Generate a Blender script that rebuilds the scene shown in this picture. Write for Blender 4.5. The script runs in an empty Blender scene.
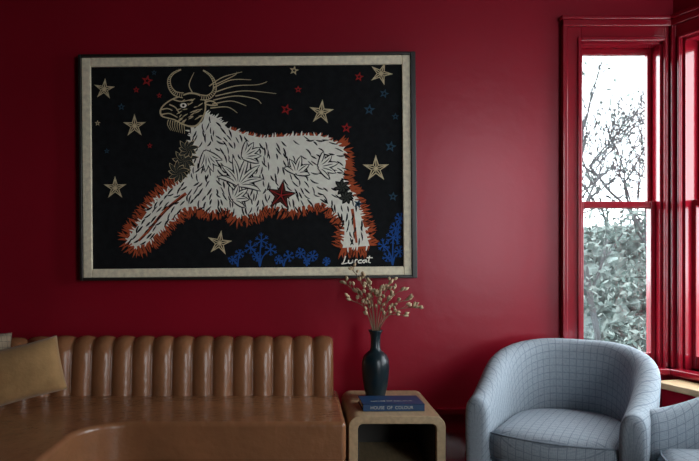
import bpy, bmesh, math, random
from mathutils import Vector, Matrix
from mathutils.geometry import tessellate_polygon
random.seed(7)
C = bpy.context.scene.collection
FPX=700.0; CAMY=-3.9; CAMZ=1.27; VPX=300.0; VPY=250.0
pi=math.pi
def W(px,py,d): return (px-VPX)*d/FPX, CAMZ+(VPY-py)*d/FPX

# ---------------------------------------------------------------- materials
def mat(name,col,rough=0.5,spec=0.5,var=0.0,vscale=8.0,bump=0.0,bscale=60.0,coat=0.0,sheen=0.0,metal=0.0,stretch=None):
    m=bpy.data.materials.new(name); m.use_nodes=True
    nt=m.node_tree; b=nt.nodes['Principled BSDF']
    b.inputs['Base Color'].default_value=(*col,1); b.inputs['Roughness'].default_value=rough
    b.inputs['Specular IOR Level'].default_value=spec; b.inputs['Metallic'].default_value=metal
    b.inputs['Coat Weight'].default_value=coat; b.inputs['Sheen Weight'].default_value=sheen
    tc=nt.nodes.new('ShaderNodeTexCoord'); mp=nt.nodes.new('ShaderNodeMapping')
    nt.links.new(tc.outputs['Object'],mp.inputs[0])
    if stretch: mp.inputs['Scale'].default_value=stretch
    if var>0:
        n=nt.nodes.new('ShaderNodeTexNoise'); n.inputs['Scale'].default_value=vscale; n.inputs['Detail'].default_value=5
        nt.links.new(mp.outputs[0],n.inputs['Vector'])
        r=nt.nodes.new('ShaderNodeValToRGB')
        r.color_ramp.elements[0].position=0.3; r.color_ramp.elements[1].position=0.7
        r.color_ramp.elements[0].color=(*[c*(1-var) for c in col],1)
        r.color_ramp.elements[1].color=(*[min(1,c*(1+var)) for c in col],1)
        nt.links.new(n.outputs['Fac'],r.inputs[0]); nt.links.new(r.outputs[0],b.inputs['Base Color'])
    if bump>0:
        n2=nt.nodes.new('ShaderNodeTexNoise'); n2.inputs['Scale'].default_value=bscale; n2.inputs['Detail'].default_value=4
        nt.links.new(mp.outputs[0],n2.inputs['Vector'])
        bp=nt.nodes.new('ShaderNodeBump'); bp.inputs['Strength'].default_value=bump; bp.inputs['Distance'].default_value=0.01
        nt.links.new(n2.outputs['Fac'],bp.inputs['Height']); nt.links.new(bp.outputs[0],b.inputs['Normal'])
    return m

M_wall=mat('red_satin_wall_paint',(0.29,0.007,0.020),0.29,0.48,0.08,1.5,0.13,12)
M_wall.node_tree.nodes['Principled BSDF'].inputs['Specular Tint'].default_value=(1.0,0.55,0.6,1)
M_trim=mat('red_gloss_trim_paint',(0.25,0.006,0.016),0.15,0.6,0.05,3,0.03,20)
M_ceil=mat('ceiling_paint',(0.05,0.012,0.015),0.7)
M_floor=mat('dark_oak_floor',(0.04,0.025,0.016),0.4,0.5,0.4,6,0.05,30,stretch=(1,8,1))
M_leather=mat('cognac_leather',(0.29,0.125,0.055),0.27,0.6,0.16,5,0.35,28)
M_dark=mat('dark_plinth',(0.02,0.015,0.012),0.6)
M_rear=mat('dark_rear_wall_paint',(0.03,0.007,0.009),0.6,0.4,0.1,2)
M_velvet=mat('ochre_velvet',(0.38,0.22,0.09),0.8,0.2,0.15,14,0.2,80,sheen=0.2)
M_oak=mat('washed_oak',(0.48,0.34,0.19),0.42,0.5,0.15,9,0.08,60,stretch=(6,1,6))
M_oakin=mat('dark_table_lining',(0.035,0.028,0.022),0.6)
M_vase=mat('dark_teal_glaze',(0.008,0.02,0.026),0.3,0.5,0.3,9)
M_stem=mat('dried_stem',(0.22,0.14,0.08),0.8)
M_bud=mat('dried_bud',(0.52,0.39,0.24),0.8,0.3,0.4,30)
M_cover=mat('navy_book_cloth',(0.012,0.05,0.13),0.5,0.4,0.1,20)
M_pages=mat('page_block',(0.6,0.55,0.45),0.8)
M_text=mat('spine_lettering',(0.45,0.46,0.42),0.6)
M_frameblk=mat('black_picture_frame',(0.018,0.014,0.012),0.35)
M_liner=mat('linen_liner',(0.88,0.78,0.57),0.5,0.4,0.16,40,0.2,180)
M_canvas=mat('black_tapestry_ground',(0.008,0.009,0.010),0.85,0.15,0.3,25,0.25,250)
def art(n,c): return mat('wool_'+n,c,0.85,0.15,0.08,40,0.12,250)
A_white=art('ivory',(0.96,0.92,0.80)); A_red=art('rust_red',(0.44,0.085,0.03)); A_black=art('black',(0.006,0.006,0.006))
A_tan=art('tan',(0.62,0.51,0.31)); A_blue=art('blue',(0.018,0.08,0.30)); A_crim=art('crimson',(0.32,0.02,0.02))
A_gray=art('grey_green',(0.045,0.05,0.042)); A_steel=art('steel_blue',(0.03,0.07,0.11)); A_brown=art('dark_brown',(0.07,0.018,0.012))
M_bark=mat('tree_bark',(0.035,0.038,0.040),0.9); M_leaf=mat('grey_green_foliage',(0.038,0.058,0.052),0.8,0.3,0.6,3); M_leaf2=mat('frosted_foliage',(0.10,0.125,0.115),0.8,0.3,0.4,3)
M_hedge=mat('hedge_leafage',(0.10,0.125,0.118),0.9,0.2,0.8,7,0.6,12)
M_ground=mat('frosty_lawn',(0.12,0.13,0.13),0.9,0.2,0.3,2)

def fabric(name,base,line,pitch,use_lines=True):
    m=bpy.data.materials.new(name); m.use_nodes=True; nt=m.node_tree; b=nt.nodes['Principled BSDF']
    b.inputs['Roughness'].default_value=0.85; b.inputs['Specular IOR Level'].default_value=0.2; b.inputs['Sheen Weight'].default_value=0.05
    uv=nt.nodes.new('ShaderNodeUVMap'); uv.uv_map='UVMap'
    sp=nt.nodes.new('ShaderNodeSeparateXYZ'); nt.links.new(uv.outputs[0],sp.inputs[0])
    def math_(op,a,bv=None):
        n=nt.nodes.new('ShaderNodeMath'); n.operation=op
        if isinstance(a,(int,float)): n.inputs[0].default_value=a
        else: nt.links.new(a,n.inputs[0])
        if bv is not None:
            if isinstance(bv,(int,float)): n.inputs[1].default_value=bv
            else: nt.links.new(bv,n.inputs[1])
        return n.outputs[0]
    outs=[]
    for ax in (0,1):
        f=math_('FRACT',math_('DIVIDE',sp.outputs[ax],pitch))
        outs.append(math_('MULTIPLY',math_('LESS_THAN',f,0.12),0.6))
        f2=math_('FRACT',math_('DIVIDE',sp.outputs[ax],pitch/5))
        outs.append(math_('MULTIPLY',math_('LESS_THAN',f2,0.4),0.16))
    s=math_('MAXIMUM',math_('MAXIMUM',outs[0],outs[2]),math_('ADD',outs[1],outs[3]))
    nz=nt.nodes.new('ShaderNodeTexNoise'); nz.inputs['Scale'].default_value=90; nz.inputs['Detail'].default_value=3
    s=math_('ADD',s,math_('MULTIPLY',math_('SUBTRACT',nz.outputs['Fac'],0.5),0.8))
    mx=nt.nodes.new('ShaderNodeMix'); mx.data_type='RGBA'; mx.clamp_factor=True
    mx.inputs[6].default_value=(*base,1); mx.inputs[7].default_value=(*line,1)
    nt.links.new(s,mx.inputs[0]); nt.links.new(mx.outputs[2],b.inputs['Base Color'])
    n2=nt.nodes.new('ShaderNodeTexNoise'); n2.inputs['Scale'].default_value=180
    tc=nt.nodes.new('ShaderNodeTexCoord'); nt.links.new(tc.outputs['Object'],n2.inputs['Vector']); nt.links.new(tc.outputs['Object'],nz.inputs['Vector'])
    bp=nt.nodes.new('ShaderNodeBump'); bp.inputs['Strength'].default_value=0.25; bp.inputs['Distance'].default_value=0.004
    nt.links.new(n2.outputs['Fac'],bp.inputs['Height']); nt.links.new(bp.outputs[0],b.inputs['Normal'])
    return m
M_fab=fabric('windowpane_check_wool',(0.38,0.44,0.495),(0.15,0.185,0.23),0.036)
M_pat=fabric('patterned_cushion_cloth',(0.35,0.27,0.18),(0.06,0.05,0.045),0.03)

M_glass=bpy.data.materials.new('window_glass'); M_glass.use_nodes=True
nt=M_glass.node_tree; nt.nodes.clear()
o=nt.nodes.new('ShaderNodeOutputMaterial'); t=nt.nodes.new('ShaderNodeBsdfTransparent'); g=nt.nodes.new('ShaderNodeBsdfGlossy')
g.inputs['Roughness'].default_value=0.02; t.inputs[0].default_value=(0.93,0.96,0.97,1); mx=nt.nodes.new('ShaderNodeMixShader'); mx.inputs[0].default_value=0.05
nt.links.new(t.outputs[0],mx.inputs[1]); nt.links.new(g.outputs[0],mx.inputs[2]); nt.links.new(mx.outputs[0],o.inputs[0])

# ---------------------------------------------------------------- helpers
def empty(name,loc=(0,0,0),rot=(0,0,0)):
    e=bpy.data.objects.new(name,None); e.location=loc; e.rotation_euler=rot; e.empty_display_size=0.1; C.objects.link(e); return e
def mesh(name,verts,faces,m,parent=None,smooth=False,M=None):
    me=bpy.data.meshes.new(name)
    if M is not None: verts=[M@Vector(v) for v in verts]
    me.from_pydata([tuple(v) for v in verts],[],faces); me.update()
    bm=bmesh.new(); bm.from_mesh(me); bmesh.ops.recalc_face_normals(bm,faces=bm.faces); bm.to_mesh(me); bm.free()
    me.materials.append(m)
    if smooth:
        for p in me.polygons: p.use_smooth=True
    ob=bpy.data.objects.new(name,me); C.objects.link(ob)
    if parent is not None: ob.parent=parent
    return ob
def boxdata(x0,x1,y0,y1,z0,z1):
    v=[(x0,y0,z0),(x1,y0,z0),(x1,y1,z0),(x0,y1,z0),(x0,y0,z1),(x1,y0,z1),(x1,y1,z1),(x0,y1,z1)]
    f=[(0,3,2,1),(4,5,6,7),(0,1,5,4),(1,2,6,5),(2,3,7,6),(3,0,4,7)]
    return v,f
def boxes(name,lst,m,parent=None,M=None,bev=0.0):
    V=[];F=[]
    for b in lst:
        v,f=boxdata(*b); k=len(V); V+=v; F+=[tuple(i+k for i in q) for q in f]
    ob=mesh(name,V,F,m,parent,M=M)
    if bev>0: bevel(ob,bev)
    return ob
def bevel(ob,w,seg=3):
    b=ob.modifiers.new('bev','BEVEL'); b.width=w; b.segments=seg; b.limit_method='ANGLE'; b.angle_limit=math.radians(35)
    for p in ob.data.polygons: p.use_smooth=True
    wn=ob.modifiers.new('wn','WEIGHTED_NORMAL')
def subsurf(ob,l=2):
    s=ob.modifiers.new('ss','SUBSURF'); s.levels=l; s.render_levels=l
def setuv(ob,uvs):
    l=ob.data.uv_layers.new(name='UVMap')
    for lp in ob.data.loops: l.data[lp.index].uv=uvs[lp.vertex_index]

# ---------------------------------------------------------------- room shell
TH=math.radians(18); CX=2.078
d=Vector((math.sin(TH),-math.cos(TH),0)); n=Vector((math.cos(TH),math.sin(TH),0))
MR=Matrix(((d.x,n.x,0,CX),(d.y,n.y,0,0),(0,0,1,0),(0,0,0,1)))
I=Matrix.Identity(4)
WZ0,WZ1=0.62,2.43; H=3.0; T=0.15
WX0,WX1=1.560,2.018
boxes('wall_back',[(-2.6,WX0,0,T,0,H),(WX1,2.25,0,T,0,H),(WX0,WX1,0,T,0,WZ0),(WX0,WX1,0,T,WZ1,H)],M_wall)
RL=5.85
rw=[(0.07,0.95),(1.2,2.0)]
L=[]; prev=0
for a,b in rw:
    L+=[(prev,a,0,T,0,H),(a,b,0,T,0,WZ0),(a,b,0,T,WZ1,H)]; prev=b
L.append((prev,RL,0,T,0,H))
boxes('wall_right',L,M_wall,M=MR)
boxes('wall_left',[(-2.75,-2.6,-5.5,T,0,H)],M_rear)
RX0,RX1=1.8,3.25; RZ1=2.85
boxes('wall_rear',[(-2.75,RX0,-5.65,-5.5,0,H),(RX1,3.95,-5.65,-5.5,0,H),(RX0,RX1,-5.65,-5.5,0,0.6),(RX0,RX1,-5.65,-5.5,RZ1,H)],M_rear)
fl=[(-2.75,-5.65),(4.0,-5.65),(2.25,T),(-2.75,T)]
mesh('floor',[(x,y,0) for x,y in fl]+[(x,y,-0.12) for x,y in fl],[(0,1,2,3),(7,6,5,4),(0,4,5,1),(1,5,6,2),(2,6,7,3),(3,7,4,0)],M_floor)
mesh('ceiling',[(x,y,H) for x,y in fl]+[(x,y,H+0.1) for x,y in fl],[(0,1,2,3),(7,6,5,4),(0,4,5,1),(1,5,6,2),(2,6,7,3),(3,7,4,0)],M_ceil)

def baseb(name,x0,x1,M):
    boxes(name,[(x0,x1,-0.022,0.0,0,0.34),(x0,x1,-0.030,0,0.34,0.355),(x0,x1,-0.040,0,0.365,0.392),(x0,x1,-0.026,0,0.355,0.365),(x0,x1,-0.034,0,0.0,0.05),(x0,x1,-0.028,0,0.255,0.27)],M_trim,M=M)
baseb('baseboard_back',-2.6,2.05,I)
baseb('baseboard_right',0.03,RL-0.1,MR)
boxes('crown_molding_back',[(-2.6,2.05,-0.05,0,H-0.12,H),(-2.6,2.0,-0.09,-0.05,H-0.06,H)],M_trim)

def window(name,M,a,b,z0,z1,cl,cr,sill=True,ht=0.11):
    e=empty(name)
    k=[]
    for (x0,x1,o) in ((a-cl,a,0),(b,b+cr,1)):
        wdt=x1-x0
        k.append((x0,x1,-0.020,0,z0-0.02,z1+ht))
        if o==0: k+= [(x0,x0+min(0.028,wdt*.3),-0.045,-0.02,z0-0.02,z1+ht),(x1-min(0.022,wdt*.3),x1,-0.030,-0.02,z0,z1+0.02)]
        else: k+= [(x1-min(0.02,wdt*.3),x1,-0.045,-0.02,z0-0.02,z1+ht),(x0,x0+min(0.018,wdt*.3),-0.030,-0.02,z0,z1+0.02)]
    k+=[(a-0.002,b+0.002,-0.020,0,z1,z1+ht),(a-cl,b+cr,-0.050,-0.02,z1+ht-0.035,z1+ht),(a,b,-0.030,-0.02,z1,z1+0.022)]
    k+=[(a-cl-0.01,b+cr+0.002,-0.062,0,z1+ht,z1+ht+0.02)]
    boxes('casing',k,M_trim,e,M=M,bev=0.004)
    if sill: boxes('sill',[(a-cl-0.02,b+cr,-0.075,T,z0-0.035,z0)],M_trim,e,M=M,bev=0.006)
    boxes('jamb',[(a,a+0.014,0,T,z0,z1),(b-0.014,b,0,T,z0,z1),(a,b,0,T,z1-0.014,z1)],M_trim,e,M=M)
    ia,ib=a+0.014,b-0.014; zm=(z0+z1)/2; s=0.026
    def sash(nm,y0,zb,zt,rb,rt):
        boxes(nm,[(ia,ia+s,y0,y0+0.035,zb,zt),(ib-s,ib,y0,y0+0.035,zb,zt),(ia+s,ib-s,y0,y0+0.035,zb,zb+rb),(ia+s,ib-s,y0,y0+0.035,zt-rt,zt)],M_trim,e,M=M,bev=0.004)
        boxes(nm+'_glass',[(ia+s-0.004,ib-s+0.004,y0+0.015,y0+0.019,zb+rb-0.004,zt-rt+0.004)],M_glass,e,M=M)
    sash('upper_sash',0.085,zm-0.02,z1-0.014,0.035,0.035)
    sash('lower_sash',0.045,z0,zm+0.02,0.07,0.035)
window('window_1',I,WX0,WX1,WZ0,WZ1,0.112,0.055)
for i,(a,b) in enumerate(rw):
    window('window_%d'%(i+2),MR,a,b,WZ0,WZ1,0.045 if i==0 else 0.09,0.10)
MB=Matrix(((-1,0,0,0),(0,-1,0,-5.5),(0,0,1,0),(0,0,0,1)))
window('window_4',MB,-RX1,-RX0,0.6,RZ1,0.1,0.1)  # added window behind the camera, for front fill and glare on back wall

e=empty('window_bench',tuple(MR@Vector((0.4,-0.12,0))))
inv=Matrix.Translation(-e.location)
boxes('top',[(0.09,0.72,-0.22,-0.042,0.535,0.57)],M_oak,e,M=inv@MR,bev=0.006)
boxes('body',[(0.11,0.70,-0.19,-0.045,0.0,0.535)],M_trim,e,M=inv@MR,bev=0.004)

# ---------------------------------------------------------------- painting
PD=3.86
pcx,pcz=W(248,166.5,3.87)
paint=empty('framed_tapestry',(pcx,0,pcz),(0,math.radians(-0.5),0))
K=PD/FPX
def PL(px,py): return ((px-248)*K,(166.5-py)*K)
x0,z1=PL(80,54); x1,z0=PL(416,279.5)
def ring(name,ox0,ox1,oz0,oz1,wl,wr,wb,wt,y0,y1,m,bev=0.003):
    return boxes(name,[(ox0,ox0+wl,y0,y1,oz0,oz1),(ox1-wr,ox1,y0,y1,oz0,oz1),(ox0+wl,ox1-wr,y0,y1,oz0,oz0+wb),(ox0+wl,ox1-wr,y0,y1,oz1-wt,oz1)],m,paint,bev=bev)
fw=0.016
ring('outer_frame',x0,x1,z0,z1,fw,fw+0.012,fw,fw,-0.062,-0.004,M_frameblk)
ring('linen_liner',x0+fw,x1-fw-0.012,z0+fw,z1-fw,0.05,0.045,0.048,0.05,-0.050,-0.006,M_liner,0.005)
boxes('canvas',[(x0+fw,x1-fw,-0.036,-0.008,z0+fw,z1-fw)],M_canvas,paint)
artV={}; lay=[0]
def addpoly(m,pts):
    lay[0]+=1
    y=-0.0364-lay[0]*0.0000012
    V,F=artV.setdefault(m.name,([],[]))
    k=len(V); P=[PL(*p) for p in pts]
    for x,z in P: V.append((x,y,z))
    tr=tessellate_polygon([[Vector((x,z,0)) for x,z in P]])
    for t in tr: F.append(tuple(i+k for i in t))
def addstrip(m,pts,w0,w1):
    lay[0]+=1
    y=-0.0364-lay[0]*0.0000012
    V,F=artV.setdefault(m.name,([],[])); k=len(V); N=len(pts)
    for i,p in enumerate(pts):
        a=Vector(pts[max(0,i-1)]); b=Vector(pts[min(N-1,i+1)]); t=(b-a)
        if t.length<1e-6: t=Vector((1,0))
        t.normalize(); nn=Vector((-t.y,t.x)); w=(w0+(w1-w0)*i/(N-1))/2
        for s in (1,-1):
            q=Vector(p)+nn*w*s; X,Z=PL(q.x,q.y); V.append((X,y,Z))
    for i in range(N-1): F.append((k+2*i,k+2*i+1,k+2*i+3,k+2*i+2))
def cr(pts,n=6):
    out=[]; P=[Vector(p) for p in pts]; P=[P[0]]+P+[P[-1]]
    for i in range(1,len(P)-2):
        a,b,c,dd=P[i-1],P[i],P[i+1],P[i+2]
        for j in range(n):
            t=j/n
            out.append(tuple(0.5*((2*b)+(c-a)*t+(2*a-5*b+4*c-dd)*t*t+(3*b-a-3*c+dd)*t**3)))
    out.append(tuple(P[-2])); return out
def stroke(m,pts,w0=1.2,w1=0.5): addstrip(m,cr(pts),w0,w1)
def lens(m,x,y,ang,ln,wd,curve=0.0):
    L=[];R=[]
    for i in range(6):
        t=i/5; w=wd*math.sin(pi*min(1,t*0.9+0.08))**0.8/2 if i<5 else 0
        a=ang+curve*t
        cx=x+math.cos(a)*ln*t; cy=y+math.sin(a)*ln*t
        L.append((cx-math.sin(a)*w,cy+math.cos(a)*w)); R.append((cx+math.sin(a)*w,cy-math.cos(a)*w))
    lay[0]+=1; yy=-0.0364-lay[0]*0.0000012
    V,F=artV.setdefault(m.name,([],[])); k=len(V)
    for l,r in zip(L,R):
        for q in (l,r): X,Z=PL(*q); V.append((X,yy,Z))
    for i in range(5): F.append((k+2*i,k+2*i+1,k+2*i+3,k+2*i+2))
def starpts(x,y,R,rot,ri=0.40):
    return [(x+(R if i%2==0 else R*ri)*math.sin(rot+i*pi/5),y-(R if i%2==0 else R*ri)*math.cos(rot+i*pi/5)) for i in range(10)]
def bigstar(x,y,R,rot,m=A_tan,inner=A_black):
    addpoly(m,starpts(x,y,R,rot,0.36)); addpoly(inner,starpts(x,y,R*0.74,rot,0.36))
    for i in range(5):
        a=rot+i*2*pi/5
        addstrip(m,[(x,y),(x+R*0.85*math.sin(a),y-R*0.85*math.cos(a))],1.1,0.9)
        a+=pi/5
        addstrip(m,[(x,y),(x+R*0.36*math.sin(a),y-R*0.36*math.cos(a))],0.8,0.8)
def inside(p,poly):
    x,y=p; c=False; j=len(poly)-1
    for i in range(len(poly)):
        xi,yi=poly[i]; xj,yj=poly[j]
        if (yi>y)!=(yj>y) and x<(xj-xi)*(y-yi)/(yj-yi)+xi: c=not c
        j=i
    return c
def flower(m,x,y,R,nn=7,r0=0.0):
    for k in range(nn):
        a=r0+k*2*pi/nn; rr=R*random.uniform(.8,1.1); x2=x+rr*math.cos(a); y2=y-rr*math.sin(a)
        addstrip(m,[(x,y),(x2,y2)],1.1,0.9)
        for da in (-0.75,0.75):
            xm=x+(x2-x)*.6; ym=y+(y2-y)*.6
            addstrip(m,[(xm,ym),(xm+R*.38*math.cos(a+da),ym-R*.38*math.sin(a+da))],0.8,0.6)
def plant(m,x,y,stems):
    for (dx,dy,R) in stems:
        stroke(m,[(x,y),(x+dx*.3,y-dy*.6),(x+dx,y-dy)],1.5,1.1); flower(m,x+dx,y-dy,R,random.choice((6,7)),random.random())
plant(A_blue,237,267,[(-5,7,5),(2,13,5.5)])
plant(A_blue,259,267,[(-9,19,7),(2,26,8),(11,17,6.5),(-3,10,5)])
plant(A_blue,283,267,[(-5,7,5),(5,10,6)])
plant(A_blue,306,267,[(-6,13,6),(6,10,6.5),(0,5,4)])
plant(A_blue,326,267,[(0,5,4.5)])
plant(A_blue,392,267,[(-9,20,7),(1,28,8),(7,14,6.5),(-5,8,5.5)])
plant(A_blue,397,246,[(-2,16,7),(3,26,6)])
body=[(197,112),(206,112),(218,118),(228,128),(243,134),(262,138),(285,137),(305,136),(322,137),(335,143),(344,151),(346,164),(343,178),
 (351,192),(358,208),(363,225),(367,240),(369,247),(342,249),(344,236),(344,222),(334,211),(322,203),(305,206),(290,210),(268,205),(252,214),
 (238,217),(226,207),(212,210),(196,206),(184,207),(172,218),(158,231),(146,243),(134,246),(127,238),(137,225),(149,208),(165,192),(181,182),(191,170),(192,150),(190,130)]
def outline_pts(poly,step=3.0):
    out=[]; N=len(poly)
    area=sum(poly[i][0]*poly[(i+1)%N][1]-poly[(i+1)%N][0]*poly[i][1] for i in range(N))
    sgn=1 if area>0 else -1
    for i in range(N):
        a=Vector(poly[i]); b=Vector(poly[(i+1)%N]); L_=(b-a).length; t=(b-a)/L_; nn=Vector((t.y,-t.x))*sgn
        k=max(1,int(L_/step))
        for j in range(k): out.append((a+(b-a)*(j/k),nn,i))
    return out
OP=outline_pts(body,1.9)
for p,nn,i in OP:
    if i>=40 or i<=2: continue
    big = i>=9
    for r in range(2):
        ang=math.atan2(nn.y,nn.x)+random.uniform(-.35,.35)+(0.35 if 9<=i<26 else 0)
        if not big: ang+=0.5
        q=p-nn*3
        lens(A_red,q.x,q.y,ang,(random.uniform(11,16.5) if big else random.uniform(5.5,7.5)),2.0,random.uniform(-.3,.3))
for (x,y) in ((357,246),(362,240),(350,240),(356,232),(134,238),(142,234),(150,226)):
    for r in range(8): lens(A_red,x,y,random.uniform(0,2*pi),random.uniform(5,9),2.2)
for p,nn,i in OP:
    if 12<i<42 and random.random()<0.6:
        ang=math.atan2(nn.y,nn.x)+random.uniform(-.3,.3); q=p+nn*2
        lens(A_black,q.x,q.y,ang,random.uniform(5,9),0.8)
addpoly(A_white,body)
for p,nn,i in OP:
    ang=math.atan2(nn.y,nn.x)+random.uniform(-.3,.3)+(0.3 if i<26 else 0); q=p-nn*3
    if random.random()<0.6: lens(A_white,q.x,q.y,ang,random.uniform(5.0,8.5),1.7,random.uniform(-.3,.3))
stroke(A_red,[(352,210),(354,225),(356,244)],3.0,2.0)
stroke(A_red,[(186,193),(166,209),(146,232),(138,240)],3.2,2.2)
stroke(A_black,[(184,195),(165,211),(147,233)],1.0,0.6)
def flow(x,y):
    if x<182 and y>182: return 2.35
    if x<215 and y<175: return 1.75
    if y>200 and x>330: return 1.5
    if x<215: return 2.2
    return 0.9+0.5*math.sin((x-215)/26.0)+(y-160)*0.006
y=116
while y<246:
    x=126
    while x<368:
        px=x+random.uniform(-2,2); py=y+random.uniform(-1.8,1.8)
        if inside((px,py),body):
            a=flow(px,py)+random.uniform(-.2,.2)
            dens=0.97 if (px<232 or py>182) else 0.75
            if random.random()<dens: lens(A_black,px,py,a,random.uniform(6,10),random.uniform(1.2,1.9),random.uniform(-.5,.5))
        x+=6.0
    y+=6.5
def plume(x,y,a,n_,ln,fan,ml=A_white,mo=A_black):
    for i in range(n_):
        t=(i/(n_-1)-0.5)*fan
        lens(mo,x,y,a+t,ln*(1-0.3*abs(t)),7.2,t*0.5); 
    for i in range(n_):
        t=(i/(n_-1)-0.5)*fan
        lens(ml,x+math.cos(a+t),y+math.sin(a+t),a+t,ln*(1-0.3*abs(t))-2.2,4.8,t*0.5)
        lens(mo,x+math.cos(a+t)*4,y+math.sin(a+t)*4,a+t,ln*0.55,1.0,t*0.5)
plume(238,186,-1.25,7,34,2.0); plume(232,200,-0.6,5,20,1.6); plume(242,158,-0.5,5,22,1.1); plume(296,175,-1.3,5,20,1.8); plume(318,168,-0.2,5,22,1.4); plume(205,150,1.2,5,24,0.9)
for (x,y,s) in ((184,160,14),(178,172,11),(188,149,10)):
    for k in range(9):
        a=k*2*pi/9+0.2; s_=s*random.uniform(.75,1.1); lens(A_tan,x,y,a,s_+1.0,4.4,0.3); lens(A_black,x,y,a,s_,4.0,0.3); lens(A_gray,x,y,a,s_*.9,2.4,0.3)
for (x,y,s) in ((342,188,9),(346,198,8)):
    for k in range(7): a=k*2*pi/7; lens(A_black,x,y,a,s,4.2,0.3); lens(A_gray,x,y,a,s-2,2.4,0.3)
addpoly(A_black,starpts(281,196,16,0.15,0.42)); addpoly(A_brown,starpts(281,196,14,0.15,0.42)); addpoly(A_black,starpts(281,196,9,0.15,0.35))
for k in range(5): a=0.15+k*2*pi/5; addstrip(A_crim,[(281,196),(281+12*math.sin(a),196-12*math.cos(a))],1.2,0.8)
head=cr([(207,100),(201,94),(191,92),(181,95),(171,99),(163,105),(160,111),(162,116),(168,118),(175,120),(182,124),(191,127),(199,125),(206,113),(207,100)],4)[:-1]
addpoly(A_tan,head)
hin=[(185+(x-185)*0.93,109.0+(y-109.0)*0.90) for x,y in head]; addpoly(A_black,hin)
for k in range(34):
    lens(A_tan,random.uniform(180,204),random.uniform(98,121),2.6+random.uniform(-.4,.4),random.uniform(4,7),1.1)
for p in ([(162,109),(168,108),(173,110)],[(162,114),(170,113),(178,117)],[(174,99),(182,101),(193,99)],[(170,104),(176,107),(180,113)]): stroke(A_tan,p,1.3,0.9)
addpoly(A_black,[(184+4.6*math.cos(k*pi/5),105+3.6*math.sin(k*pi/5)) for k in range(10)])
addpoly(A_white,[(184+3.4*math.cos(k*pi/5),105+2.5*math.sin(k*pi/5)) for k in range(10)]); addpoly(A_black,[(184+1.4*math.cos(k*pi/4),105+1.4*math.sin(k*pi/4)) for k in range(8)])
def horn(pts):
    c=cr(pts,8); n_=len(c)
    addstrip(A_tan,c,6.0,1.4)
    addstrip(A_black,[c[i] for i in range(n_-3)],4.0,0.2)
    for i in range(2,n_-6,2):
        a=Vector(c[i]); t=(Vector(c[i+1])-a).normalized(); nn=Vector((-t.y,t.x)); w=2.4*(1-i/n_)
        addstrip(A_tan,[tuple(a+nn*w),tuple(a-nn*w)],0.7,0.7)
horn([(184,95),(176,93),(171,87),(170,79),(174,73),(182,69)])
horn([(201,97),(209,97),(215,91),(215,82),(211,75),(204,70)])
lens(A_tan,205,103,-0.15,14,6,0.3); lens(A_black,207,103,-0.15,10,3,0.3)
for p in ([(193,92),(190,84),(195,72)],[(210,86),(224,77),(243,72)],[(214,88),(232,80),(252,80)],[(216,92),(236,86),(258,85),(268,82)],[(216,96),(244,91),(277,94)],[(214,100),(236,96),(256,99),(262,104)],[(213,104),(232,101),(247,106)],[(211,108),(228,107),(238,113)],[(217,84),(226,80),(236,75),(238,72)]):
    stroke(A_tan,p,1.2,0.5)
for k in range(8): stroke(A_tan,[(169+k*2.2,119+k*0.6),(168+k*2.4,124+k*0.7),(171+k*2.0,130+k*0.5)],0.9,0.3)
for (x,y,R,r) in ((105,88,11,0.1),(135,125,12,0.0),(115,187,12,0.0),(219,243,13,0.15),(322,113,13,0.1),(376,170,14,0.0),(382,75,12,0.35)): bigstar(x,y,R,r)
for (x,y,R,r,m) in ((148,80,6,0.2,A_crim),(137,89,3.5,0,A_crim),(287,110,6,0.3,A_crim),(299,90,4,0,A_crim),(360,78,5,0.2,A_crim),(347,129,5.5,0.1,A_crim),(160,95,3,0,A_crim),(150,145,3,0,A_crim),
    (370,111,6,0.1,A_steel),(385,95,5,0.3,A_steel),(396,118,4,0,A_steel),(391,148,6,0.2,A_steel),(358,205,5,0.3,A_steel),(393,198,5,0.1,A_steel),(295,71,5,0.2,A_tan),(155,72,3,0,A_steel),(122,106,4,0,A_steel),(107,150,3,0,A_steel),(98,122,3,0,A_tan)):
    addpoly(m,starpts(x,y,R,r,0.42)); addpoly(A_black,starpts(x,y,R*0.4,r,0.42))
for p in ([(345,257),(343,263),(341,265),(347,264)],[(348,261),(348,264),(351,264),(352,261),(352,264)],[(354,264),(355,261),(357,261)],[(361,261),(358,262),(358,264),(361,264)],[(366,261),(362,262),(363,264),(366,262),(366,264)],[(369,257),(368,263),(370,264)],[(366,259),(372,259)]):
    stroke(A_white,p,1.3,1.0)
for k,(V,F) in artV.items():
    mesh('motif_'+k.replace('wool_',''),V,F,bpy.data.materials[k],paint)

# ---------------------------------------------------------------- sofa
SX=0.203
sofa=empty('channel_back_sofa',(-0.8,-0.5,0)); SO=Vector((-0.8,-0.5,0))
def path_sofa():
    x0,xa,yb,R=0.175,-1.2,-0.24,0.5
    ln1=x0-xa; ln2=R*pi/2; ln3=1.4; tot=ln1+ln2+ln3
    def at(s):
        if s<ln1: return Vector((x0-s,yb)),Vector((0,1))
        s2=s-ln1
        if s2<ln2:
            a=pi/2+s2/R; return Vector((xa+R*math.cos(a),yb-R+R*math.sin(a))),Vector((math.cos(a),math.sin(a)))
        s3=s2-ln2; return Vector((xa-R,yb-R-s3)),Vector((-1,0))
    return at,tot
at,tot=path_sofa()
cw=0.1055; nch=int(tot/cw); V=[];F=[]; seg=14; NS=nch*seg+1
prof=[(0.0,0.42),(0.0,0.50),(0.006,0.58),(0.014,0.66),(0.024,0.72),(0.036,0.762),(0.052,0.785),(0.075,0.798),(0.10,0.802),(0.13,0.797),(0.152,0.775),(0.160,0.74),(0.16,0.10)]
NP=len(prof)
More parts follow.
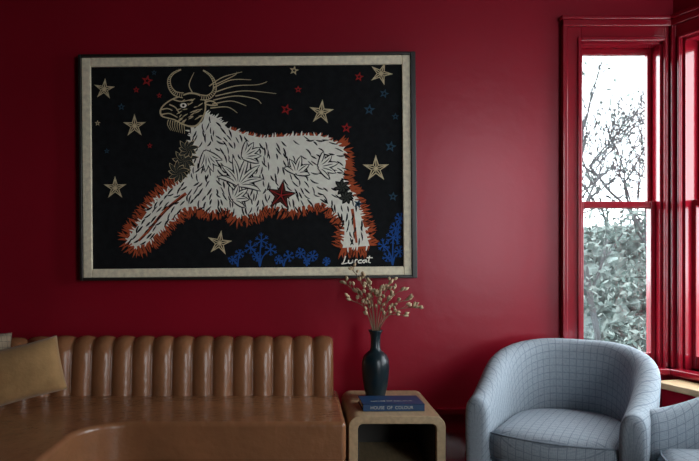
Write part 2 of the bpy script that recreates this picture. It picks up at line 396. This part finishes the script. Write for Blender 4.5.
for i in range(NS):
    s=i*cw/seg; p,nn=at(s); ph=(i%seg)/seg
    b=abs(math.sin(pi*ph))**0.5
    for j,(o_,z) in enumerate(prof):
        oo=o_-0.033*b*(1 if j<6 else 0.6 if j<8 else 0.2 if j<9 else 0); zz=z+(0.010*b if 4<j<11 else 0)-(0.008*(1-b) if 4<j<11 else 0)
        q=p+nn*oo; V.append((q.x-SO.x,q.y-SO.y,zz))
for i in range(NS-1):
    for j in range(NP-1):
        a=i*NP+j; F.append((a,a+1,a+NP+1,a+NP))
F.append(tuple(range(NP))); F.append(tuple((NS-1)*NP+j for j in range(NP)))
mesh('channel_back',V,F,M_leather,sofa,smooth=True)
def arc(cx,cy,R,a0,a1,n_=10): return [(cx+R*math.cos(a0+(a1-a0)*i/n_),cy+R*math.sin(a0+(a1-a0)*i/n_)) for i in range(n_+1)]
def footprint(g=0.0,back=0.0):
    yf=-0.82+g; xi=-0.94-g; R=0.22
    pts=[(SX-g,-0.10-back),(SX-g,yf)]
    pts+=[(x,y) for x,y in arc(xi+R,yf-R,R,pi/2,pi,10)]
    pts+=[(xi,-2.2+g),(-1.84+back,-2.2+g)]
    pts+=[(x,y) for x,y in arc(-1.2,-0.74,0.64-back,pi,pi/2,12)]
    return pts
def prism(name,pts,z0,z1,m,parent,off,bev):
    N=len(pts); V=[(x-off.x,y-off.y,z0) for x,y in pts]+[(x-off.x,y-off.y,z1) for x,y in pts]
    F=[tuple(range(N)),tuple(range(N,2*N))]+[(i,(i+1)%N,N+(i+1)%N,N+i) for i in range(N)]
    ob=mesh(name,V,F,m,parent)
    if bev: bevel(ob,bev,5)
    return ob
prism('seat',footprint(),0.33,0.512,M_leather,sofa,SO,0.022)
prism('seat_rail',footprint(0.012),0.10,0.335,M_leather,sofa,SO,0.012)
prism('plinth',footprint(0.06,0.05),0.0,0.10,M_dark,sofa,SO,0)
def tube(name,pts,r,m,parent,n_=8):
    V=[];F=[];N=len(pts)
    for i,p in enumerate(pts):
        p=Vector(p); t=(Vector(pts[min(N-1,i+1)])-Vector(pts[max(0,i-1)])).normalized()
        up=Vector((0,0,1)) if abs(t.z)<0.95 else Vector((1,0,0)); u=t.cross(up).normalized(); v=t.cross(u)
        rr=r(i/(N-1)) if callable(r) else r
        for k in range(n_):
            a=2*pi*k/n_; V.append(tuple(p+u*math.cos(a)*rr+v*math.sin(a)*rr))
    for i in range(N-1):
        for k in range(n_): F.append((i*n_+k,i*n_+(k+1)%n_,(i+1)*n_+(k+1)%n_,(i+1)*n_+k))
    F.append(tuple(range(n_))); F.append(tuple((N-1)*n_+k for k in range(n_)))
    if name is None: return V,F
    return mesh(name,V,F,m,parent,smooth=True)
fp=footprint(-0.001)
tube('seat_piping',[(x-SO.x,y-SO.y,0.338) for x,y in fp[1:14]],0.005,M_leather,sofa)

def cushion(name,loc,rot,w,h,t,m,pinch=0.06):
    N=22; V=[];F=[];uv=[]
    for s in (1,-1):
        for i in range(N+1):
            for j in range(N+1):
                u=-1+2*i/N; v=-1+2*j/N
                e_=(1-abs(u)**2.6)*(1-abs(v)**2.6)
                x=u*w/2*(1-pinch*(1-v*v)); z=v*h/2*(1-pinch*(1-u*u))
                y=s*t/2*max(e_,0)**0.5
                V.append((x,y,z)); uv.append((x,z))
    K1=(N+1)**2
    for s in (0,1):
        for i in range(N):
            for j in range(N):
                a=s*K1+i*(N+1)+j; F.append((a,a+1,a+N+2,a+N+1))
    ob=mesh(name,V,F,m,None,smooth=True); setuv(ob,uv)
    bm=bmesh.new(); bm.from_mesh(ob.data); bmesh.ops.remove_doubles(bm,verts=bm.verts,dist=0.0005); bmesh.ops.recalc_face_normals(bm,faces=bm.faces); bm.to_mesh(ob.data); bm.free()
    ob.location=loc; ob.rotation_euler=rot
    return ob
cushion('throw_pillow',(-1.36,-0.50,0.674),(math.radians(-20),math.radians(-13),math.radians(14)),0.40,0.275,0.14,M_velvet,0.03)
cushion('throw_pillow',(-1.54,-0.53,0.705),(math.radians(-10),math.radians(6),math.radians(50)),0.32,0.34,0.09,M_pat)

# ---------------------------------------------------------------- side table
def rrect(x0,x1,z0,z1,r,n_=6):
    P=[]
    for cx,cz,a in ((x1-r,z1-r,0),(x0+r,z1-r,pi/2),(x0+r,z0+r,pi),(x1-r,z0+r,3*pi/2)):
        P+= [(cx+r*math.cos(a+pi/2*i/n_),cz+r*math.sin(a+pi/2*i/n_)) for i in range(n_+1)]
    return P
TX0,TX1,TZ=0.226,0.675,0.500
tab=empty('side_table',((TX0+TX1)/2,-0.36,0)); w=(TX1-TX0)/2; dp=0.30
o1=rrect(-w,w,0,TZ,0.05); i1=rrect(-w+0.042,w-0.042,0.042,TZ-0.036,0.025); N=len(o1)
V=[];F=[]
for y in (-dp,dp):
    V+=[(x,y,z) for x,z in o1]; V+=[(x,y,z) for x,z in i1]
for i in range(N):
    j=(i+1)%N
    F+=[(i,j,N+j,N+i),(2*N+i,2*N+j,3*N+j,3*N+i),(i,j,2*N+j,2*N+i),(N+i,N+j,3*N+j,3*N+i)]
ob=mesh('waterfall_body',V,F,M_oak,tab); bevel(ob,0.004,2)
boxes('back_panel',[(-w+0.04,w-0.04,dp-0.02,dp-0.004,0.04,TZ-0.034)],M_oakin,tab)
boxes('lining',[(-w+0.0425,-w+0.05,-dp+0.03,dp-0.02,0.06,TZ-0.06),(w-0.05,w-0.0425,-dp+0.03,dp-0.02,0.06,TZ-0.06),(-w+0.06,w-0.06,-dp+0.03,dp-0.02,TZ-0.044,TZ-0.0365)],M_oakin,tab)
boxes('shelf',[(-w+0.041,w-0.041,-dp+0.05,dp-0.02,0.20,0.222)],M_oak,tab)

def lathe(name,prof,m,parent,loc=(0,0,0),n_=40):
    V=[];F=[]
    for r,z in prof:
        for k in range(n_):
            a=2*pi*k/n_; V.append((r*math.cos(a)+loc[0],r*math.sin(a)+loc[1],z+loc[2]))
    for i in range(len(prof)-1):
        for k in range(n_): F.append((i*n_+k,i*n_+(k+1)%n_,(i+1)*n_+(k+1)%n_,(i+1)*n_+k))
    F.append(tuple(range(n_)))
    F.append(tuple((len(prof)-1)*n_+k for k in range(n_)))
    return mesh(name,V,F,m,parent,smooth=True)
VY=3.66-3.9; vx,_=W(375.5,0,3.66)
vase=empty('vase_with_dried_branches',(vx,VY,TZ))
prof=[(0.044,0.0),(0.050,0.003),(0.053,0.02),(0.062,0.06),(0.069,0.11),(0.072,0.16),(0.070,0.195),(0.060,0.22),(0.043,0.236),(0.030,0.246),(0.026,0.262),(0.025,0.30),(0.027,0.325),(0.034,0.342),(0.038,0.349),(0.036,0.352),(0.030,0.345),(0.022,0.32),(0.020,0.26),(0.02,0.2)]
lathe('vase',prof,M_vase,vase)
V=[];F=[];BV=[];BF=[]
def addbud(p,dirv,l,r):
    dirv=dirv.normalized(); up=Vector((0.3,0.2,1)).normalized(); u=dirv.cross(up).normalized(); v=dirv.cross(u); k=len(BV)
    BV.append(tuple(p)); 
    for t,rr in ((0.25,0.8),(0.55,1.0),(0.85,0.5)):
        for a in range(6): BV.append(tuple(p+dirv*l*t+(u*math.cos(a*pi/3)+v*math.sin(a*pi/3))*r*rr))
    BV.append(tuple(p+dirv*l))
    for a in range(6):
        b=(a+1)%6; BF.append((k,k+1+a,k+1+b))
        for q in (0,1): BF.append((k+1+q*6+a,k+1+q*6+b,k+7+q*6+b,k+7+q*6+a))
        BF.append((k+13+a,k+13+b,k+19))
def addtube(pts,r0,r1):
    v,f=tube(None,pts,lambda t:r0+(r1-r0)*t,None,None,5); k=len(V); V.extend(v); F.extend([tuple(i+k for i in q) for q in f])
ends=[(346,284,-.04),(354,271,.02),(364,277,-.05),(371,285,.05),(379,292,-.03),(391,284,.03),(399,290,-.05),(408,300,.03),(413,307,-.02),(404,316,.05),(388,300,.0),(360,294,.04),(351,300,-.03)]
for ex,ey,dy in ends:
    X,Z=W(ex,ey,3.66); E=Vector((X-vx,dy,Z-TZ)); S=Vector((random.uniform(-.008,.008),random.uniform(-.008,.008),0.22)); S2=Vector((E.x*0.12,E.y*0.1,0.36))
    mid=S2.lerp(E,0.55)+Vector((E.x*-0.12,0,0.03)); pts=[]
    P4=[S,S2,mid,E]
    PP=[P4[0]]+P4+[P4[-1]]
    for i in range(1,4):
        a,b,c,dd=PP[i-1],PP[i],PP[i+1],PP[i+2]
        for j in range(6):
            t=j/6; pts.append(0.5*((2*b)+(c-a)*t+(2*a-5*b+4*c-dd)*t*t+(3*b-a-3*c+dd)*t**3))
    pts.append(E)
    addtube(pts,0.0030,0.0016)
    for i in range(9,len(pts)):
        if random.random()<0.75:
            dv=(pts[i]-pts[i-1]).normalized()+Vector((random.uniform(-1,1),random.uniform(-1,1),random.uniform(-.2,.7)))*0.9
            L_=random.uniform(0.012,0.032); tip=pts[i]+dv.normalized()*L_
            addtube([pts[i],pts[i].lerp(tip,0.5)+Vector((0,0,-.002)),tip],0.0015,0.0012)
            for r in range(random.choice((1,2))): addbud(tip,dv+Vector((random.uniform(-.6,.6),random.uniform(-.6,.6),random.uniform(-.3,.6))),random.uniform(0.022,0.034),0.0082)
    addbud(E,E-pts[-2],0.032,0.0085)
mesh('stems',V,F,M_stem,vase,smooth=True); mesh('seed_pods',BV,BF,M_bud,vase,smooth=True)

bk=empty('art_book',(W(391,0,3.42)[0],3.44-3.9,TZ),(0,0,math.radians(2)))
bw,bd,bh=0.148,0.10,0.034
boxes('cover',[(-bw,bw,-bd,bd,0,0.004),(-bw,bw,-bd,bd,bh-0.004,bh),(-bw,bw,-bd,-bd+0.004,0,bh)],M_cover,bk,bev=0.0015)
boxes('pages',[(-bw+0.006,bw-0.006,-bd+0.005,bd-0.006,0.004,bh-0.004)],M_pages,bk)
def text(name,s,size,loc,rot,m,parent):
    cu=bpy.data.curves.new(name,'FONT'); cu.body=s; cu.size=size; cu.extrude=0.0003; cu.align_x='CENTER'; cu.align_y='CENTER'; cu.materials.append(m)
    ob=bpy.data.objects.new(name,cu); ob.location=loc; ob.rotation_euler=rot; ob.parent=parent; C.objects.link(ob)
text('spine_title','HOUSE  OF  COLOUR',0.021,(-0.01,-bd-0.0004,bh/2),(pi/2,0,0),M_text,bk)
text('cover_title','HOUSE OF COLOUR',0.022,(0,-0.03,bh+0.0004),(0,0,0),M_text,bk)

# ---------------------------------------------------------------- tub armchairs
def armchair(name,loc,rz):
    e=empty(name,loc,(0,0,rz))
    hw=0.325; a_=0.056; yF=-0.36; yC=-0.02
    ry=0.34
    pts=[]
    NA=8; NB=26
    for i in range(NA): pts.append(Vector((-hw,yF+(yC-yF)*i/NA)))
    for i in range(NB+1):
        t=pi-pi*i/NB; c=math.cos(t); s=math.sin(t); ex=0.90
        pts.append(Vector((hw*(abs(c)**ex)*(1 if c>0 else -1),yC+ry*abs(s)**ex)))
    for i in range(1,NA+1): pts.append(Vector((hw,yC+(yF-yC)*i/NA)))
    Np=len(pts); cum=[0]
    for i in range(1,Np): cum.append(cum[-1]+(pts[i]-pts[i-1]).length)
    def hgt(y):
        t=max(0,min(1,(y-yF)/(0.30-yF))); t2=t*t*(3-2*t); return 0.60+0.205*(0.55*t2+0.45*t**1.2)
    V=[];F=[];uv=[]
    def section(p,nn,h,lean,sc,cum_,shift=0):
        base=0.09
        pr=[(a_*0.75,base),(a_*0.9,0.25),(a_+0.25*lean,0.42),(a_+0.8*lean,h-0.07),(a_*0.92+lean,h-0.035),(a_*0.55+lean,h-0.006),(lean,h),(-a_*0.55+lean,h-0.008),(-a_*0.92+lean*0.9,h-0.04),(-a_+0.7*lean,h-0.09),(-a_,0.42),(-a_,0.30),(-a_,base)]
        out=[]
        zc=(h+base)/2
        for k,(o_,z) in enumerate(pr):
            o2=lean*0.6*(z/h)+(o_-lean*0.6*(z/h))*sc; z2=zc+(z-zc)*(1-(1-sc)*0.12)
            q=p+nn*o2+shift; out.append((q.x,q.y,z2))
            uv.append((cum_,z if k<7 else 2*h-z))
        return out,len(pr)
    secs=[]
    for i in range(Np):
        t=(pts[min(Np-1,i+1)]-pts[max(0,i-1)]).normalized(); nn=Vector((-t.y,t.x))
        y=pts[i].y; lean=0.035*max(0,min(1,(y-yF)/0.5))
        secs.append((pts[i],nn,hgt(y),lean,1.0,cum[i],Vector((0,0))))
    f=Vector((0,-1))
    def endcap(sec):
        p,nn,h,l,_,c_,_s=sec
        return [(p,nn,h,l,0.97,c_-0.01,f*0.014),(p,nn,h-0.006,l,0.85,c_-0.02,f*0.030),(p,nn,h-0.02,l,0.55,c_-0.03,f*0.040)]
    s0=endcap(secs[0])[::-1]; s1=endcap(secs[-1])
    allS=s0+secs+s1
    for s in allS:
        out,k=section(*s); V+=out
    for i in range(len(allS)-1):
        for j in range(k-1):
            a=i*k+j; F.append((a,a+1,a+k+1,a+k))
        F.append((i*k+k-1,i*k,(i+1)*k,(i+1)*k+k-1))
    def close(b):
        n2=k//2
        for j in range(n2):
            a0,a1=b+j,b+j+1; c0,c1=b+k-1-j,b+k-2-j
            if a1<c1: F.append((a0,a1,c1,c0))
            elif a1==c1: F.append((a0,a1,c0))
    close(0); close((len(allS)-1)*k)
    ob=mesh('barrel_shell',V,F,M_fab,e,smooth=True); setuv(ob,uv); subsurf(ob,1)
    def dshape(inset,yf,bulge,n_=16):
        P=[]; w=hw-a_-inset
        for i in range(9):
            t=-1+2*i/8; P.append((t*w,yf-bulge*(1-t*t)))
        for i in range(n_+1):
            t=pi*i/n_; c=math.cos(t); s=math.sin(t)
            P.append((w*(abs(c)**0.90)*(1 if c>0 else -1),yC+(ry-a_-inset)*abs(s)**0.90))
        return P
    def rings(name,specs,m):
        V=[];F=[];uv=[]; n0=None
        for (ins,yf,bu,z) in specs:
            P=dshape(ins,yf,bu); n0=len(P)
            for x,y in P: V.append((x,y,z)); uv.append((x,y+(0.45-z)))
        for r in range(len(specs)-1):
            for i in range(n0): F.append((r*n0+i,r*n0+(i+1)%n0,(r+1)*n0+(i+1)%n0,(r+1)*n0+i))
        V.append((0,-0.02,specs[-1][3]+0.004)); uv.append((0,-0.02)); V.append((0,-0.02,specs[0][3])); uv.append((0,-0.02))
        k=len(V)-2; b=(len(specs)-1)*n0
        for i in range(n0): F.append((b+i,b+(i+1)%n0,k)); F.append(((i+1)%n0,i,k+1))
        ob=mesh(name,V,F,m,e,smooth=True); setuv(ob,uv); return ob
    rings('seat_frame',[(-0.02,yF+0.01,0.03,0.09),(-0.02,yF,0.035,0.12),(-0.02,yF,0.035,0.29),(0.0,yF+0.02,0.03,0.305)],M_fab)
    rings('seat_cushion',[(0.03,yF+0.03,0.05,0.308),(0.006,yF+0.005,0.055,0.322),(0.002,yF-0.008,0.06,0.365),(0.002,yF-0.010,0.06,0.40),(0.006,yF+0.003,0.055,0.438),(0.03,yF+0.03,0.05,0.456),(0.09,yF+0.09,0.04,0.466),(0.18,yF+0.18,0.03,0.472)],M_fab)
    for z,ins in ((0.325,0.004),(0.438,0.004)):
        P=dshape(ins,yF+0.002,0.056); tube('cushion_piping',[(x,y,z) for x,y in P[:9]],0.005,M_fab,e,6)
    boxes('legs',[(sx*0.27-0.02,sx*0.27+0.02,yy-0.02,yy+0.02,0,0.095) for sx in (-1,1) for yy in (-0.30,0.14)],M_dark,e)
    return e
ax,_=W(567,0,3.36)
armchair('tub_armchair',(ax,3.36-3.9,0),math.radians(-31))
armchair('tub_armchair',(1.84,2.62-3.9,0),math.radians(-92))

# ---------------------------------------------------------------- exterior
mesh('ground_exterior',[(-20,T+0.3,-0.5),(30,T+0.3,-0.5),(30,30,-0.5),(-20,30,-0.5),(4.6,-12,-0.5),(30,-12,-0.5),(4.6,T+0.3,-0.5)],[(0,1,2,3),(4,5,1,6)],M_ground)
tree=empty('garden_tree',(4.2,5.0,-0.5)); TO=Vector((4.2,5.0,-0.5))
random.seed(3)
def leafq(V,F,c,s):
    a=Vector((random.gauss(0,1),random.gauss(0,1),random.gauss(0,1))).normalized(); b=a.cross(Vector((random.gauss(0,1),random.gauss(0,1),random.gauss(0,1)))).normalized()
    k=len(V)
    for q in (c-a*s,c+b*s*0.45,c+a*s,c-b*s*0.45): V.append(tuple(q-TO))
    F.append((k,k+1,k+2,k+3))
V1=[];F1=[];V2=[];F2=[]
for i in range(20000):
    r=random.random()
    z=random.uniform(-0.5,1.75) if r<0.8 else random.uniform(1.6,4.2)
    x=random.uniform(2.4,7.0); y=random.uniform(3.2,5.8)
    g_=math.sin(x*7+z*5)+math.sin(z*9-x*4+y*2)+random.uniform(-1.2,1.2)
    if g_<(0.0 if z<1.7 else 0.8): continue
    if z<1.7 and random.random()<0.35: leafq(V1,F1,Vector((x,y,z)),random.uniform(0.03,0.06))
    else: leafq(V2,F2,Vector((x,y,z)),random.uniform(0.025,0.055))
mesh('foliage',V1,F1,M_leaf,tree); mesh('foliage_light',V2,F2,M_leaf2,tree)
V=[];F=[]
def branch(p,dv,l,r,dep):
    pts=[p]; q=p.copy(); dd=dv.copy()
    for i in range(5):
        dd=(dd+Vector((random.uniform(-.25,.25),random.uniform(-.25,.25),random.uniform(-.10,.2)))).normalized(); q=q+dd*l/5; pts.append(q.copy())
    addtube([x-TO for x in pts],r,r*0.6)
    if dep:
        for k in range(4):
            b=pts[random.randint(2,5)]; branch(b,(dd+Vector((random.uniform(-1,1),random.uniform(-.6,.6),random.uniform(-.4,.6)))).normalized(),l*0.66,r*0.55,dep-1)
for bx,by in ((3.4,4.2),(4.0,5.2),(4.6,4.6),(5.2,3.6)):
    branch(Vector((bx,by,-0.5)),Vector((0,0,1)),2.0,0.045,5)
mesh('branches',V,F,M_bark,tree)
hV=[];hF=[]; NX,NZ=90,36
from mathutils import noise
for j in range(NZ+1):
    for i in range(NX+1):
        x=1.0+11*i/NX; v=j/NZ; z=-0.5+2.2*min(1,v*1.3); y=7.2+(1.4*max(0,(v-0.77)/0.23))
        nn_=noise.noise(Vector((x*2.2,z*2.6,0.3)))*0.35+noise.noise(Vector((x*7,z*7,2)))*0.22
        hV.append((x-6,y-nn_*1.2-7.5,z+nn_*0.5*(v>0.3)+0.5))
for j in range(NZ):
    for i in range(NX):
        a=j*(NX+1)+i; hF.append((a,a+1,a+NX+2,a+NX+1))
hedge=mesh('garden_hedge',hV,hF,M_hedge); hedge.location=(6,7.5,-0.5)

# ---------------------------------------------------------------- light
w=bpy.data.worlds.new('overcast_sky'); bpy.context.scene.world=w; w.use_nodes=True
bg=w.node_tree.nodes['Background']; bg.inputs[0].default_value=(0.95,0.975,1.0,1); bg.inputs[1].default_value=11.5
def portal(loc,R,sx,sy,name):
    l=bpy.data.lights.new(name,'AREA'); l.shape='RECTANGLE'; l.size=sx; l.size_y=sy; l.cycles.is_portal=True
    o_=bpy.data.objects.new(name,l); o_.matrix_world=Matrix.Translation(loc)@R.to_4x4(); C.objects.link(o_)
Rr=Matrix(((d.x,0,n.x),(d.y,0,n.y),(0,-1,0)))
for i,(a,b) in enumerate(rw): portal(MR@Vector(((a+b)/2,0.14,(WZ0+WZ1)/2)),Rr,b-a,WZ1-WZ0,'daylight_portal')
portal(Vector(((WX0+WX1)/2,0.14,1.5)),Matrix(((1,0,0),(0,0,1),(0,-1,0))),WX1-WX0,1.81,'daylight_portal')
portal(Vector(((RX0+RX1)/2,-5.64,(0.6+RZ1)/2)),Matrix(((-1,0,0),(0,0,-1),(0,-1,0))),RX1-RX0,RZ1-0.6,'daylight_portal')  # portal of the added fill window in the rear wall

# ---------------------------------------------------------------- camera
cam=bpy.data.cameras.new('camera'); cam.sensor_width=36; cam.lens=FPX*36/699; cam.shift_x=(349.5-VPX)/699; cam.shift_y=(VPY-230.5)/699
co=bpy.data.objects.new('camera',cam); co.location=(0,CAMY,CAMZ); co.rotation_euler=(pi/2,0,0); C.objects.link(co); bpy.context.scene.camera=co
try:
    bpy.context.scene.view_settings.view_transform='Standard'; bpy.context.scene.view_settings.exposure=0.0
except Exception as ex: print(ex)
